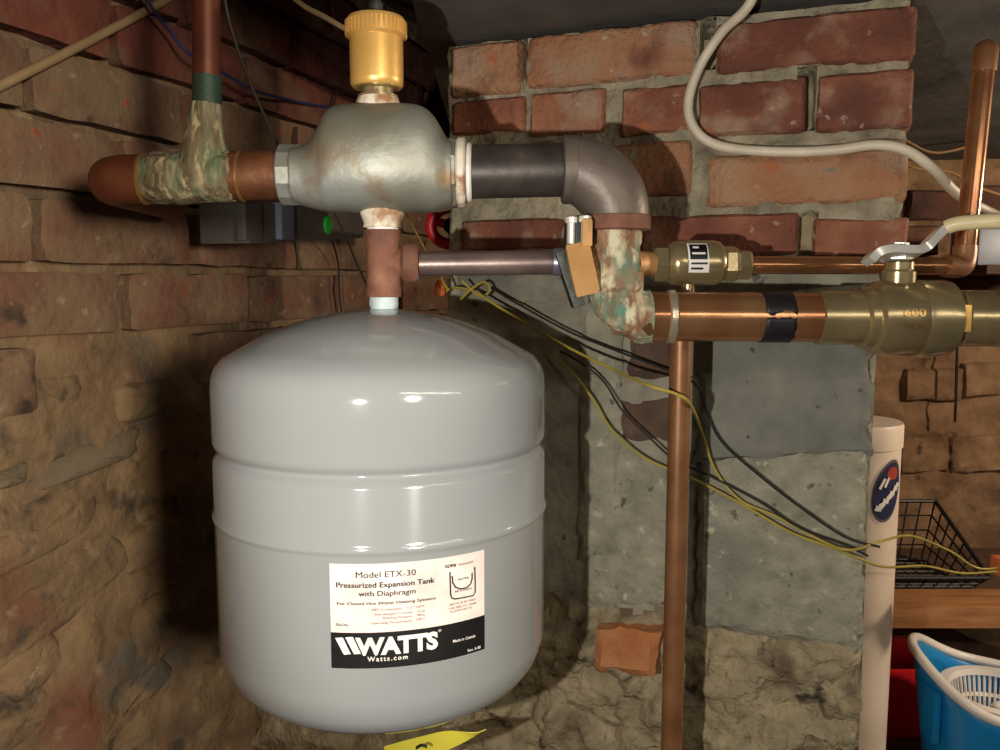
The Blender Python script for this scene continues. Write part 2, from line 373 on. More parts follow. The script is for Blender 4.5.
for k, (x0, y0, x1, y1) in enumerate(PB):
    a = pier_uz(x0, (y0+y1)/2); b = pier_uz(x1, (y0+y1)/2); cx = (x0+x1)/2
    zt = pier_uz(cx, y0)[1]; zb = pier_uz(cx, y1)[1]
    place('brick', brick_geo(b[0]-a[0], zt-zb, .06, k+1, 10, 5, .003, .005), pier((a[0]+b[0])/2, .0045+.003*random.random(), (zt+zb)/2), U, W, m['brick'], wc)
# concrete slab set into the pier, pale render strip, exposed bricks, orange stone
def patch(name, corners, mat, out, depth, seed, nx=16, ny=14, amp=.003, wob=.004, parent=wc):
    """slab whose four image corners lie on the pier plane; straight-ish broken edges and real depth"""
    c = [pier_uz(*p) for p in corners]; vs = []; fs = []
    for j in range(ny+1):
        for i in range(nx+1):
            s, t = i/nx, j/ny
            u = (c[0][0]*(1-s)+c[1][0]*s)*(1-t)+(c[3][0]*(1-s)+c[2][0]*s)*t
            z = (c[0][1]*(1-s)+c[1][1]*s)*(1-t)+(c[3][1]*(1-s)+c[2][1]*s)*t
            e = i in (0, nx) or j in (0, ny); q = V((u*40, z*40, seed))
            if e: u += wob*noise.noise(q*1.7); z += wob*noise.noise(q*1.7+V((9, 0, 0)))
            vs.append(pier(u, out+amp*noise.fractal(q, 1, 2, 3)-(.006 if e else 0), z))
    for j in range(ny):
        for i in range(nx): k = j*(nx+1)+i; fs.append((k, k+1, k+nx+2, k+nx+1))
    loop = list(range(nx+1))+[(j+1)*(nx+1)-1 for j in range(1, ny+1)]+[ny*(nx+1)+i for i in range(nx-1, -1, -1)]+[j*(nx+1) for j in range(ny-1, 0, -1)]
    bs = []
    for k in loop: bs.append(len(vs)); vs.append(vs[k]+W*depth)
    for k in range(len(loop)): l = (k+1) % len(loop); fs.append((loop[k], bs[k], bs[l], loop[l]))
    fs.append(tuple(bs))
    return obj(name, (vs, fs), mat, parent)
patch('render_coat', [(703, 330), (871, 330), (868, 452), (700, 462)], m['coat'], .0195, .02, 3, 24, 18, .0022, .010)
patch('concrete_slab', [(701, 455), (868, 440), (860, 645), (697, 622)], m['slab'], .018, .03, 4, 24, 24, .0035, .004)
patch('concrete_strip', [(583, 296), (625, 296), (622, 560), (580, 560)], m['slab'], .012, .02, 5, 6, 24, .003, .004)
patch('concrete_strip', [(459, 272), (588, 272), (584, 300), (462, 312)], m['concrete'], .012, .02, 6, 12, 4, .003, .006)
patch('brick', [(630, 338), (676, 332), (676, 376), (630, 378)], m['brick_dark'], .010, .02, 8, 6, 5, .004, .006)
patch('brick', [(624, 402), (690, 396), (690, 440), (622, 442)], m['brick_dark'], .010, .02, 9, 8, 5, .004, .006)
patch('concrete_strip', [(586, 452), (700, 446), (697, 606), (582, 610)], m['slab'], .009, .02, 10, 14, 18, .003, .005)
patch('stone', [(604, 617), (664, 620), (663, 664), (600, 658)], m['orange_stone'], .036, .04, 11, 8, 6, .005, .005)
def stone(px, py, wpx, hpx, onf, ex, ey, mat, parent, seed, d=.025, tilt=0, out=0, pw=.6):
    """rounded irregular stone half sunk in a wall"""
    p = onf(px, py, out); dep = (p-CAM).dot(FW)/FPX; a = wpx*dep/2; b = hpx*dep/2; vs = []; fs = []
    n = 20; rings = 5
    for k in range(rings+1):
        t = k/rings*PI/2
        for i in range(n):
            an = 2*PI*i/n; ca = math.copysign(abs(math.cos(an))**pw, math.cos(an)); sa = math.copysign(abs(math.sin(an))**pw, math.sin(an))
            r = math.cos(t)**.45 if k < rings else .02
            q = V((ca, sa, seed*3.1)); r *= 1+.18*noise.noise(q*1.4)
            x = ca*a*r; z = sa*b*r; c, s = math.cos(tilt), math.sin(tilt)
            vs.append(p+ex*(x*c-z*s)+Z*(x*s+z*c)-ey*(d*math.sin(t)*(1+.3*noise.noise(q*2.2+V((x*60, z*60, 0))))-.01))
    for k in range(rings):
        for i in range(n): j = (i+1) % n; fs.append((k*n+i, k*n+j, (k+1)*n+j, (k+1)*n+i))
    fs.append(tuple(range(n))); fs.append(tuple(rings*n+i for i in range(n)))
    return obj('stone', (vs, fs), mat, parent, angle=50)
for k, (x, y, w_, h_) in enumerate([(618, 700, 110, 60), (560, 655, 60, 50), (740, 690, 70, 50), (790, 665, 60, 34), (780, 720, 90, 50), (835, 690, 44, 70), (560, 715, 60, 50), (710, 660, 40, 40), (730, 735, 60, 34), (645, 742, 70, 30), (838, 740, 40, 30), (590, 745, 50, 26)]):
    stone(x, y, w_, h_, on_pier, U, W, m['rubble'], wc, k+2, .022, random.uniform(-.4, .4))
# left wall bricks: five courses
zb = [-.128, -.055, .018, .089, .159, .229, .299, .369, .439]
bl = [brick_geo(.205, .063, .05, 50+k, 6, 3, .004, .002) for k in range(6)]
bmesh_cache = {}
for r in range(8):
    zc = 1.5+(zb[r]+zb[r+1])/2
    t = -.32+(.108 if r % 2 else 0)+.02
    while t < 1.2:
        k = random.randrange(6)
        if r == 0 and random.random() < .55: t += .216; continue
        if (k, r > 4) not in bmesh_cache:
            b = place('brick', bl[k], (0, 0, 0), X, Y_, m['brick_left_red' if r > 4 else 'brick_left'], None); bmesh_cache[(k, r > 4)] = b.data; bpy.data.objects.remove(b)
        b = bpy.data.objects.new('brick', bmesh_cache[(k, r > 4)]); COL.objects.link(b); b.parent = wl
        out = -.0015 if r > 1 else -.003
        hz = 1
        # local x runs along the wall, local -y faces the room
        b.rotation_euler = (0, random.uniform(-.015, .015), math.atan2(W.y, W.x)); b.scale = (1, 1, hz)
        b.location = lwall(t, out+.004*random.random(), zc)-WORLD[wl.name]
        b.location.z -= .031*hz
        t += .216
for k, (x, y, w_, h_, tl) in enumerate([(95, 458, 130, 32, .10), (10, 477, 44, 22, .05), (40, 530, 150, 60, .12), (165, 535, 110, 46, .15), (60, 600, 190, 56, .30), (165, 625, 120, 66, .34), (35, 665, 70, 60, .3), (120, 715, 150, 36, .32), (225, 715, 90, 30, .25), (45, 395, 100, 40, .02), (150, 400, 80, 40, .02), (20, 725, 80, 40, .3)]):
    stone(x, y, w_, h_, on_left, W, -U, m['stone'] if k in (0, 1) else m['parge'], wl, k+20, .014, tl, .004, .35)
# bricks of the back wall, top right
for k, (x, y, w_, h_) in enumerate([(935, 45, 34, 40), (972, 42, 34, 28), (940, 88, 50, 30), (990, 80, 40, 34), (925, 125, 40, 28), (980, 125, 50, 34), (940, 205, 60, 30), (1000, 200, 40, 30), (920, 240, 40, 30), (985, 290, 50, 30),
                                  (935, 385, 60, 34), (985, 380, 40, 36), (925, 455, 50, 40), (980, 455, 60, 40)]):
    p = at(x, y, 1.835 if y < 300 else 1.848); s = 1.84/FPX
    place('brick', brick_geo(w_*s, h_*s, .06, 90+k, 6, 4, .006, .008), p, X, Y_, m['back_brick'] if y < 300 else m['back'], wbk, random.uniform(-.06, .06))

# ------------------------------------------------------------------ expansion tank
YT = .70; TR = .1385
tp = at(383, 460, YT); TX, TY = tp.x, YT
za = at(382, 309, YT).z
def ze(py): return at(382, py, .675).z
zs, zn, zr_, zbt = ze(362), at(382, 477, .564).z, at(382, 552, .564).z, ze(636)
tank = thing('expansion_tank', 'grey painted steel expansion tank hanging under the pipes', 'tank', (TX, TY, zbt-.055))
prof = [(.001, za), (.02, za-.0004), (.045, za-.004), (.07, za-.0105), (.095, za-.020), (.115, za-.031), (0.1285, zs+.004), (0.1348, zs-.0035), (0.1376, zs-.011), (TR, zs-.019),
        (TR, zn+.009), (0.1380, zn+.0055), (0.1358, zn+.0022), (0.1338, zn+.0004), (0.1338, zn-.0008), (0.1355, zn-.0035), (0.1376, zn-.0062), (TR, zn-.009),
        (TR, zr_+.0055), (0.1395, zr_+.003), (0.1402, zr_+.0012), (0.1400, zr_-.0006), (0.1390, zr_-.0022), (TR, zr_-.004),
        (TR, zbt), (.1365, zbt-.009), (.133, zbt-.019), (.126, zbt-.029), (.112, zbt-.039), (.085, zbt-.047), (.05, zbt-.052), (.001, zbt-.054)]
obj('shell', lathe([(r, z) for r, z in prof], (TX, TY, 0), Z, 96), m['tank'], tank, angle=60)
lb_c = {}
def cyl(px, py, r=TR):
    d = ray(px, py); ox, oy = CAM.x-TX, CAM.y-TY
    a = d.x*d.x+d.y*d.y; b = 2*(ox*d.x+oy*d.y); c = ox*ox+oy*oy-r*r
    t = (-b-math.sqrt(max(0, b*b-4*a*c)))/(2*a); p = CAM+d*t
    return math.atan2(p.x-TX, -(p.y-TY)), p.z
def oncyl(a, z, off): return V((TX+(TR+off)*math.sin(a), TY-(TR+off)*math.cos(a), z))
def lab(zx, zy): return cyl(310+zx/5, 530+zy/5)
a0 = lab(103, 400)[0]; a1 = lab(870, 340)[0]
zt0 = (lab(95, 175)[1]+lab(868, 90)[1])/2; zb0 = (lab(112, 690)[1]+lab(872, 590)[1])/2
zband = zb0+(zt0-zb0)*.345
def cyl_patch(a0, a1, z0, z1, off, n=24, rad=.003):
    pts = []; vs = []; fs = []
    for j in range(2):
        for i in range(n+1):
            vs.append(oncyl(a0+(a1-a0)*i/n, z0 if j == 0 else z1, off))
    for i in range(n): fs.append((i, i+1, n+1+i+1, n+1+i))
    for j in range(2):
        for i in range(n+1):
            vs.append(oncyl(a0+(a1-a0)*i/n, z0 if j == 0 else z1, -.0004))
    k = 2*(n+1)
    for i in range(n): fs.append((i, i+1, k+i+1, k+i)); fs.append((n+1+i, n+2+i, k+n+2+i, k+n+1+i))
    fs.append((0, n+1, k+n+1, k)); fs.append((n, 2*n+1, k+2*n+1, k+n))
    return vs, fs
lbl = obj('label', cyl_patch(a0, a1, zb0, zt0, .0004), m['label'], tank, label='white printed label with black bottom band')
obj('label_band', cyl_patch(a0, a1, zb0, zband, .0006), m['ink'], lbl, label='black band with white lettering')
def text_geo(body, bold=0.0, spacing=1.0):
    c = bpy.data.curves.new('t', 'FONT'); c.body = body; c.size = 1; c.offset = bold; c.space_character = spacing; c.resolution_u = 3
    o = bpy.data.objects.new('t', c); COL.objects.link(o); dg = bpy.context.evaluated_depsgraph_get(); dg.update()
    me = o.evaluated_get(dg).to_mesh(); vs = [(v.co.x, v.co.y) for v in me.vertices]; fs = [tuple(p.vertices) for p in me.polygons]
    o.evaluated_get(dg).to_mesh_clear(); bpy.data.objects.remove(o); bpy.data.curves.remove(c); return vs, fs
def lab_text(body, l, r, cap, mat, bold=.0, spacing=1.0, off=.0010, name='lettering'):
    vs, fs = text_geo(body, bold, spacing); x0 = min(v[0] for v in vs); x1 = max(v[0] for v in vs)
    al, zl = lab(*l); ar, zr2 = lab(*r); capm = cap/5*(.57/FPX); k = capm/.69
    zb_ = (zl+zr2)/2
    return obj(name, ([oncyl(al+(ar-al)*(x-x0)/(x1-x0), zb_+y*k, off) for x, y in vs], fs), mat, lbl, smooth=False)
lab_text('Model ETX-30', (230, 240), (528, 221), 32, m['ink'], 0)
lab_text('Pressurized Expansion Tank', (133, 288), (622, 257), 27, m['ink'], .018)
lab_text('with Diaphragm', (243, 333), (527, 311), 27, m['ink'], .008)
lab_text('For Closed Hot Water Heating Systems', (137, 374), (627, 341), 15, m['ink'], .01)
for (a, b, l, r, l2, r2) in [('NPT Connections:', '1/2" NPT', (310, 404), (460, 394), (485, 392), (572, 383)), ('Pre-charged Pressure:', '12 psi', (325, 425), (512, 413), (535, 410), (574, 405)),
                             ('Working Pressure:', '100 psi', (362, 444), (512, 432), (535, 429), (574, 425)), ('Operating Temperature:', '240 F', (303, 470), (512, 454), (528, 450), (574, 446))]:
    lab_text(a, l, r, 12, m['greyink']); lab_text(b, l2, r2, 12, m['greyink'])
lab_text('0606', (132, 480), (192, 475), 14, m['ink'])
lab_text('EDP#', (675, 187), (728, 182), 16, m['ink'], .02); lab_text('0066607', (740, 176), (815, 163), 12, m['greyink'])
lab_text('WATER', (735, 250), (790, 242), 11, m['ink']); lab_text('AIR CUSHION', (720, 308), (805, 297), 10, m['ink'])
lab_text('NOTE: IF IN VERT.', (695, 372), (830, 352), 11, m['greyink']); lab_text('USE PIPE TO TANK', (695, 392), (830, 371), 11, m['greyink']); lab_text('SUPPORTS', (697, 410), (805, 393), 11, m['greyink'])
def lab_line(pts, wd=.0005, mat=None):
    P = [lab(*p) for p in pts]; vs = []; fs = []
    for i, (a, z) in enumerate(P):
        b = P[min(i+1, len(P)-1)]; c = P[max(i-1, 0)]; dx, dz = (b[0]-c[0])*TR, b[1]-c[1]; L = math.hypot(dx, dz); nx, nz = -dz/L*wd, dx/L*wd
        vs += [oncyl(a+nx/TR, z+nz, .001), oncyl(a-nx/TR, z-nz, .001)]
    for i in range(len(P)-1): fs.append((2*i, 2*i+1, 2*i+3, 2*i+2))
    return vs, fs
obj('tank_drawing', join(lab_line([(697, 208), (698, 250), (700, 320), (706, 338), (722, 343), (770, 335), (812, 326), (822, 310), (822, 250), (820, 182)]),
                         lab_line([(708, 228), (711, 262), (725, 284), (748, 293), (780, 286), (800, 268), (807, 240), (807, 212)])), m['ink'], lbl, smooth=False)
lab_text('WATTS', (228, 619), (638, 583), 84, m['whiteprint'], .05, .95, .0012)
for k in range(2):
    q = [(128+k*50, 536-k*3), (166+k*50, 534-k*3), (206+k*50, 617-k*2), (172+k*50, 620-k*2)]
    obj('logo_bar', ([oncyl(*lab(*p), .0012) for p in q], [(0, 1, 2, 3)]), m['whiteprint'], lbl, smooth=False)
lab_text('Watts.com', (288, 655), (488, 639), 24, m['whiteprint'], .02, 1.3, .0012)
lab_text('\u00ae', (638, 508), (655, 505), 14, m['whiteprint'], 0, 1, .0012)
lab_text('Made in Canada', (712, 556), (822, 536), 15, m['whiteprint'], .01, 1, .0012)
lab_text('Rev. 5-08', (785, 604), (848, 591), 15, m['whiteprint'], .01, 1, .0012)
obj('air_valve', lathe([(.006, -.02), (.006, .004)], (TX, TY, zbt-.054), Z, 16), m['brass'], tank)
# yellow tag tied under the tank
def strip(path, wid, th, side):
    vs = []; fs = []; n = len(path)
    for i, p in enumerate(path):
        s = V(side(i)) * (wid[i] if isinstance(wid, list) else wid)
        t = (path[min(i+1, n-1)]-path[max(i-1, 0)]).normalized(); nn = t.cross(s).normalized()*th
        vs += [p-s-nn, p+s-nn, p+s+nn, p-s+nn]
    for i in range(n-1):
        for k in range(4): l = (k+1) % 4; fs.append((i*4+k, i*4+l, i*4+4+l, i*4+4+k))
    fs += [(0, 1, 2, 3), tuple((n-1)*4+k for k in range(4))]; return vs, fs
tg = thing('paper_tag', 'yellow paper tag hanging under the grey tank', 'tag', at(440, 742, .64))
pth = smooth_path([at(385, 752, .70), at(405, 750, .69), at(430, 745, .68), at(458, 736, .67), at(482, 731, .67)], 4)
obj('tag_sheet', strip(pth, [.002+.007*math.sin(PI*min(1, (1-i/(len(pth)-1))*.75+.12)) for i in range(len(pth))], .0004, lambda i: V((.2, -.62+.05*i, -.5+.03*i)).normalized()), m['yellow'], tg)
obj('print_mark', strip(smooth_path([at(416, 748, .66), at(422, 745, .658), at(427, 747, .658)], 3), .0012, .0004, lambda i: V((0, -.7, -.7))), m['ink'], tg)

# ------------------------------------------------------------------ air separator and vent
sp = thing('air_separator', 'grey cast iron air separator with domed top above the tank', 'air separator', at(378, 211, YT))
def loft(secs, n=28, pw=.85):
    """secs: (px, ytop, ybottom, half depth) sections across the pipe axis"""
    vs = []; fs = []
    for px, yt, yb, hd in secs:
        t = at(px, yt, YT); b = at(px, yb, YT); c = (t+b)/2; h = (t-b).length/2
        for i in range(n):
            a = 2*PI*i/n; ca = math.copysign(abs(math.cos(a))**pw, math.cos(a)); sa = math.copysign(abs(math.sin(a))**pw, math.sin(a))
            vs.append(V((c.x, YT+hd*ca, c.z+h*sa)))
    m_ = len(secs)
    for k in range(m_-1):
        for i in range(n): j = (i+1) % n; fs.append((k*n+i, k*n+j, (k+1)*n+j, (k+1)*n+i))
    fs.append(tuple(range(n))); fs.append(tuple((m_-1)*n+i for i in range(n)))
    return vs, fs
SEC = [(296, 148, 204, .0265), (303, 147, 206, .027), (310, 144, 208, .028), (318, 136, 210, .031), (325, 122, 211, .034), (331, 112, 212, .037), (340, 107, 212, .039), (360, 105, 213, .041), (380, 105, 213, .042), (400, 105, 213, .041),
       (416, 106, 212, .039), (427, 110, 212, .037), (436, 119, 212, .034), (443, 131, 211, .031), (448, 139, 210, .029), (453, 142, 208, .028)]
sec_s = [(p.x*100, p.y*100, p.z*100, 0) for p in smooth_path([V(q[:3])/100 for q in SEC], 4)]
hd_s = [p.x for p in smooth_path([V((q[3], 0, 0)) for q in SEC], 4)]
obj('body', loft([(a, b, c, h) for (a, b, c, _), h in zip(sec_s, hd_s)], 40, .8), m['cast'], sp, angle=180)
def hx(px0, px1, py, r, mat, name, parent, n=8, Yd=YT, rot=PI/8, ch=.0015):
    p = at(px0, py, Yd); q = at(px1, py, Yd); L = (q-p).length
    return obj(name, lathe([(r-ch, 0), (r, ch), (r, L-ch), (r-ch, L)], p, q-p, n, rot=rot), mat, parent, angle=25)
hx(281, 306, 175, .0250, m['cast'], 'port_collar', sp, n=12)
hx(438, 458, 174, .0290, m['cast'], 'port_collar', sp)
hx(457, 466, 173, .0288, m['stained'], 'port_flange', sp, n=24)
hx(466, 472, 173, .0245, m['tape'], 'thread_tape', sp, n=28)
obj('bottom_port', lathe([(.0195, 0), (.0185, -.006), (.0155, -.013), (.0155, -.017)], at(382, 207, YT), Z, 24, jit=.0012), m['stained'], sp, label='rust-stained white collar of sealing compound')
obj('top_port', lathe([(.019, -.004), (.018, .003), (.0165, .007)], at(378, 107, YT), Z, 24), m['stained'], sp)

av = thing('air_vent', 'brass float air vent with ribbed cap on the separator', 'air vent', at(377, 101, YT))
obj('neck', lathe([(.0165, 0), (.0165, .004), (.0125, .005), (.0125, .009), (.017, .010), (.017, .014)], at(378, 101, YT), Z, 24), m['olivebrass'], av)
zb1 = at(377, 88, YT); h1 = at(377, 38, YT).z-zb1.z
obj('body', lathe([(.0195, 0), (.0213, .002), (.0216, .006), (.0216, h1)], zb1, Z, 48), m['brass'], av)
h2 = at(377, 19, YT).z-zb1.z
cp = obj('cap', lathe([(.0225, h1-.001), (.0243, h1+.001), (.0243, h2-.003), (.0228, h2), (.001, h2+.001)], zb1, Z, 48), m['brass'], av)
rb = []
for i in range(40):
    a = 2*PI*i/40; d = V((math.cos(a), math.sin(a), 0)); rb.append(box(zb1+d*.0243+Z*((h1+h2)/2-.001), d, Z.cross(d), Z, .0007, .0009, (h2-h1)/2-.002))
obj('ribs', join(*rb), m['brass'], cp, smooth=False)['kind'] = 'stuff'
obj('vent_stem', lathe([(.006, 0), (.006, .012), (.0045, .013), (.0045, .022)], zb1+Z*h2, Z, 16), m['dark_metal'], av)

# ------------------------------------------------------------------ pipework left of the separator
lt = thing('pipe_tee', 'corroded tee with pale green crust left of the separator', 'pipe fitting', at(200, 204, YT))
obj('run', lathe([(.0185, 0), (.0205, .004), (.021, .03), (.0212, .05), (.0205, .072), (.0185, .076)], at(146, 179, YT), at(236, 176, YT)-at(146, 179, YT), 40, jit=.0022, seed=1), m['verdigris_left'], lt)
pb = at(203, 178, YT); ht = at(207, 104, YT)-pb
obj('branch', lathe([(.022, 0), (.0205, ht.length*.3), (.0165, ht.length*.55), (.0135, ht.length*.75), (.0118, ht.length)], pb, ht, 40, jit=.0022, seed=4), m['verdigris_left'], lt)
le = thing('pipe_elbow', 'reddish copper elbow turning from the crusted tee into the wall', 'pipe fitting', at(118, 204, YT))
arc = [at(146, 179, YT), at(135, 179, YT)]
c0 = at(135, 179, YT)
for k in range(1, 9):
    a = k/8*PI/2; arc.append(c0+V((-.028*math.sin(a), .028*(1-math.cos(a)), 0)))
arc.append(arc[-1]+V((-.005, .07, 0)))
arc.append(arc[-1]+V((-.005, .07, 0)))
obj('bend', sweep(arc, .0198, 28), m['copper_red'], le)
obj('solder_ring', lathe([(.0198, 0), (.0212, .001), (.0212, .003), (.0198, .004)], at(143, 179, YT), X, 32), m['ring_brass'], le)
nl = thing('pipe_nipple', 'short rusty brown pipe between crusted tee and separator', 'pipe', at(262, 200, YT))
obj('pipe', seg(at(232, 176, YT), at(286, 175, YT), .0200, 32), m['rust_dark'], nl)
obj('solder_ring', lathe([(.0198, 0), (.0214, .001), (.0214, .0025), (.0198, .0035)], at(240, 176, YT), X, 32), m['ring_brass'], nl)
lr = thing('riser_pipe', 'red-brown copper riser rising from the crusted tee', 'pipe', at(207, 104, YT))
obj('pipe', seg(at(206.5, 88, YT), at(206, -60, YT), .0112, 28), m['copper_red'], lr)
obj('patina_band', seg(at(207, 104, YT), at(207, 76, YT), .0117, 28), m['dark_green'], lr, label='dark green patina near the joint')

# ------------------------------------------------------------------ rusty tee over the tank and feed pipe
rt = thing('pipe_tee', 'rusty iron tee standing on the neck of the grey tank', 'pipe fitting', at(384, 308, YT))
bz = at(384, 297, YT); bl_ = at(383, 230, YT).z-bz.z
obj('run', lathe([(.0148, 0), (.0150, .006), (.0142, .009), (.0142, bl_-.010), (.0148, bl_-.007), (.0148, bl_)], bz, Z, 32, jit=.0008), m['rust'], rt)
obj('branch', lathe([(.0125, 0), (.0125, .013), (.0160, .016), (.0165, .025), (.0150, .028)], at(386, 263, YT), X, 28, jit=.0008), m['rust'], rt)
obj('thread_tape', lathe([(.0128, -.001), (.0133, .005), (.0128, .008)], at(383, 231, YT), Z, 28, jit=.0008), m['tape'], rt)
obj('thread_tape', lathe([(.0115, 0), (.0125, .004), (.0122, .013)], at(384, 309, YT), Z, 28, jit=.0015), m['bluetape'], rt, label='pale blue sealing compound')
fp = thing('feed_pipe', 'thin grey-brown steel pipe from rusty tee to crusted fitting', 'pipe', at(490, 274, YT))
obj('pipe', seg(at(412, 264, YT), at(572, 262, YT), .0102, 28), m['steel'], fp)
obj('zinc_ring', lathe([(.0125, 0), (.0152, .001), (.0152, .006), (.0125, .007)], at(411, 264, YT), X, 28), m['zinc'], fp)
obj('zinc_ring', lathe([(.0108, 0), (.0118, .004), (.0112, .012), (.0118, .014)], at(553, 262, YT), X, 28), m['zinc'], fp)
# ground clamp; orange light on the brass nut is painted into its colour
gc = thing('ground_clamp', 'brass clamp nut with two dark screws beside the crusted fitting', 'clamp', at(580, 305, .69))
na, nb_ = at(563, 264, .685), at(594, 272, .685)
obj('nut', lathe([(.0215, 0), (.0245, .001), (.0245, .019), (.0225, .020)], at(571, 272, .688), V((.96, -.12, .22)), 6, rot=0), m['nut_orange'], gc, angle=20)
obj('jaw', box(at(569, 279, .695), (V((.35, 0, -1))).normalized(), Y_, V((1, 0, .35)).normalized(), .024, .016, .005, .0015), m['dark_metal'], gc)
obj('jaw', box(at(577, 234, .69), X, Y_, Z, .010, .012, .013, .003), m['dark_metal'], gc)
for (x, y) in ((571, 226), (585, 225)):
    sc = at(x, y, .676)
    obj('screw', lathe([(.0032, 0), (.0032, .016), (.0052, .0165), (.0052, .021), (.003, .022)], sc-Z*.014, Z, 12), m['chrome'], gc)
obj('screw', lathe([(.0045, 0), (.0045, .02), (.003, .022)], at(587, 246, .672), Z, 6), m['nut_orange'], gc)

# ------------------------------------------------------------------ black pipe, elbow, crusted fitting
bp_ = thing('pipe_nipple', 'dark black iron pipe between separator and elbow', 'pipe', at(515, 198, YT))
obj('pipe', seg(at(468, 172, YT), at(562, 170, YT), .0218, 40), m['black_iron'], bp_)
el = thing('pipe_elbow', 'large dark iron elbow bending down to the crusted fitting', 'pipe fitting', at(617, 225, YT))
ec = at(566, 170, YT); ed = at(616, 226, YT)
R_ = .040; c0 = V((ed.x-R_, YT, ec.z-R_)); pts = [ec, (ec+V((c0.x, YT, ec.z)))/2]; rad = [.0262, .0262]
for k in range(0, 13):
    a = k/12*PI/2; pts.append(c0+V((R_*math.sin(a), 0, R_*math.cos(a)))); rad.append(.0268+.0022*math.sin(k/12*PI))
pts += [V((ed.x, YT, ed.z+.004)), V((ed.x, YT, ed.z-.004))]; rad += [.0262, .0262]
obj('bend', sweep(pts, rad, 40), m['elbow_iron'], el)
obj('band', lathe([(.0262, 0), (.0278, .001), (.0278, .011), (.0262, .012)], at(562, 170, YT), X, 40), m['elbow_iron'], el)
obj('band', lathe([(.0262, 0), (.0285, .001), (.0285, .012), (.0262, .013)], at(616, 231, YT), Z, 40), m['rust'], el)
cf = thing('pipe_fitting', 'copper fitting crusted with green and white corrosion under the elbow', 'pipe fitting', at(620, 338, YT))
R2 = .026; pc = at(650, 316, YT); tx = at(615, 230, YT)
c1 = V((tx.x+R2, YT, pc.z+R2)); pts = [V((tx.x, YT, tx.z)), V((tx.x, YT, tx.z-.02)), V((tx.x, YT, tx.z-.04))]; rad = [.0215, .0225, .0222]
for k in range(0, 9):
    a = k/8*PI/2; pts.append(c1+V((-R2*math.cos(a), 0, -R2*math.sin(a)))); rad.append(.0222)
pts.append(V((pc.x, YT, pc.z))); rad.append(.0215)
pts2 = smooth_path(pts, 4); rad2 = [.0218]*len(pts2)
obj('bend', sweep(pts2, rad2, 40, jit=.0026), m['verdigris'], cf)
obj('crust_ring', lathe([(.0222, 0), (.0242, .004), (.0240, .012), (.0222, .016)], at(615, 292, YT), Z, 40, jit=.0030, seed=8), m['verdigris'], cf)
obj('side_outlet', seg(at(630, 264, .712), at(648, 264, .735), .011, 24), m['nut_orange'], cf)

# ------------------------------------------------------------------ copper main, ball valve
def main_at(px, py=None):
    k = (px-640)/360; return at(px, 316.5+2.0*k, YT-.004*k)
cm = thing('copper_main', 'thick copper pipe from crusted fitting to the ball valve', 'pipe', main_at(730))
ax = main_at(900)-main_at(660)
obj('pipe', seg(main_at(636), main_at(822), .0208, 48), m['copper'], cm)
obj('solder_ring', lathe([(.0208, 0), (.0226, .0015), (.0226, .006), (.0208, .0075)], main_at(666), ax, 40, jit=.0006), m['solder'], cm)
# torn black tape: ring with a wavy gap along the front
def torn(px0, px1, r, gaps):
    p, q = main_at(px0), main_at(px1); a_, e1, e2 = frame(q-p); L = (q-p).length; vs = []; fs = []; n = 48; k = 8
    for i in range(k+1):
        for j in range(n+1):
            t = j/n; an = gaps[0]+(gaps[1]-gaps[0])*t
            if j in (0, n): an += .10*noise.noise(V((i*.9, j*3, 2)))+(.12*math.sin(i*.9) if j == 0 else 0)
            s = L*i/k+(.0012*noise.noise(V((j*.5, i, 7))) if i in (0, k) else 0)
            vs.append(p+a_*s+(e1*math.cos(an)+e2*math.sin(an))*r)
    for i in range(k):
        for j in range(n): b = i*(n+1)+j; fs.append((b, b+1, b+n+2, b+n+1))
    return vs, fs
ang0 = None
a_, e1, e2 = frame(ax); fd = (CAM-main_at(773)).normalized(); af = math.atan2(fd.dot(e2), fd.dot(e1)); uz = math.atan2(Z.dot(e2), Z.dot(e1))
sgn = 1 if (math.sin(uz-af)) > 0 else -1
o = obj('black_tape', torn(759, 789, .0213, (af+sgn*.12, af-sgn*(.10-2*PI*0)+(-sgn)*(-2*PI)*1) if False else (af+sgn*.18, af+sgn*(2*PI-.02))), m['tape_black'], cm, label='torn black tape wrapped round the pipe')
mod = o.modifiers.new('t', 'SOLIDIFY'); mod.thickness = .0005

bv = thing('ball_valve', 'large brass ball valve with chrome lever on the copper main', 'valve', main_at(900))
p0 = main_at(816); axn = ax.normalized()
def d(px): return (main_at(px)-p0).dot(axn)
obj('inlet', lathe([(.0212, d(816)), (.0228, d(817)), (.0228, d(858)), (.020, d(859))], p0, axn, 40), m['olivebrass'], bv)
obj('neck_ring', lathe([(.0205, d(857)), (.026, d(861)), (.0265, d(866)), (.0262, d(869)), (.029, d(874))], p0, axn, 40), m['olivebrass'], bv)
bd = obj('body', lathe([(.022, d(866)), (.0300, d(872)), (.0315, d(880)), (.0318, d(912)), (.0312, d(913)), (.0312, d(914)), (.0318, d(915)), (.0318, d(938)), (.0305, d(946)), (.022, d(947))], p0, axn, 48), m['olivebrass'], bv)
obj('outlet', lathe([(.0215, d(946)), (.0215, d(956)), (.0235, d(958)), (.0235, d(986)), (.0225, d(992))], p0, axn, 40), m['olivebrass'], bv, angle=20)
f0 = (fd-axn*fd.dot(axn)).normalized()
obj('lug', box(p0+axn*d(951)+f0*.0225, axn, f0, axn.cross(f0), .0035, .003, .011, .001), m['brass'], bv)
obj('outlet_ring', lathe([(.0225, d(989)), (.0238, d(992)), (.0238, d(1000))], p0, axn, 40), m['olivebrass'], bv)
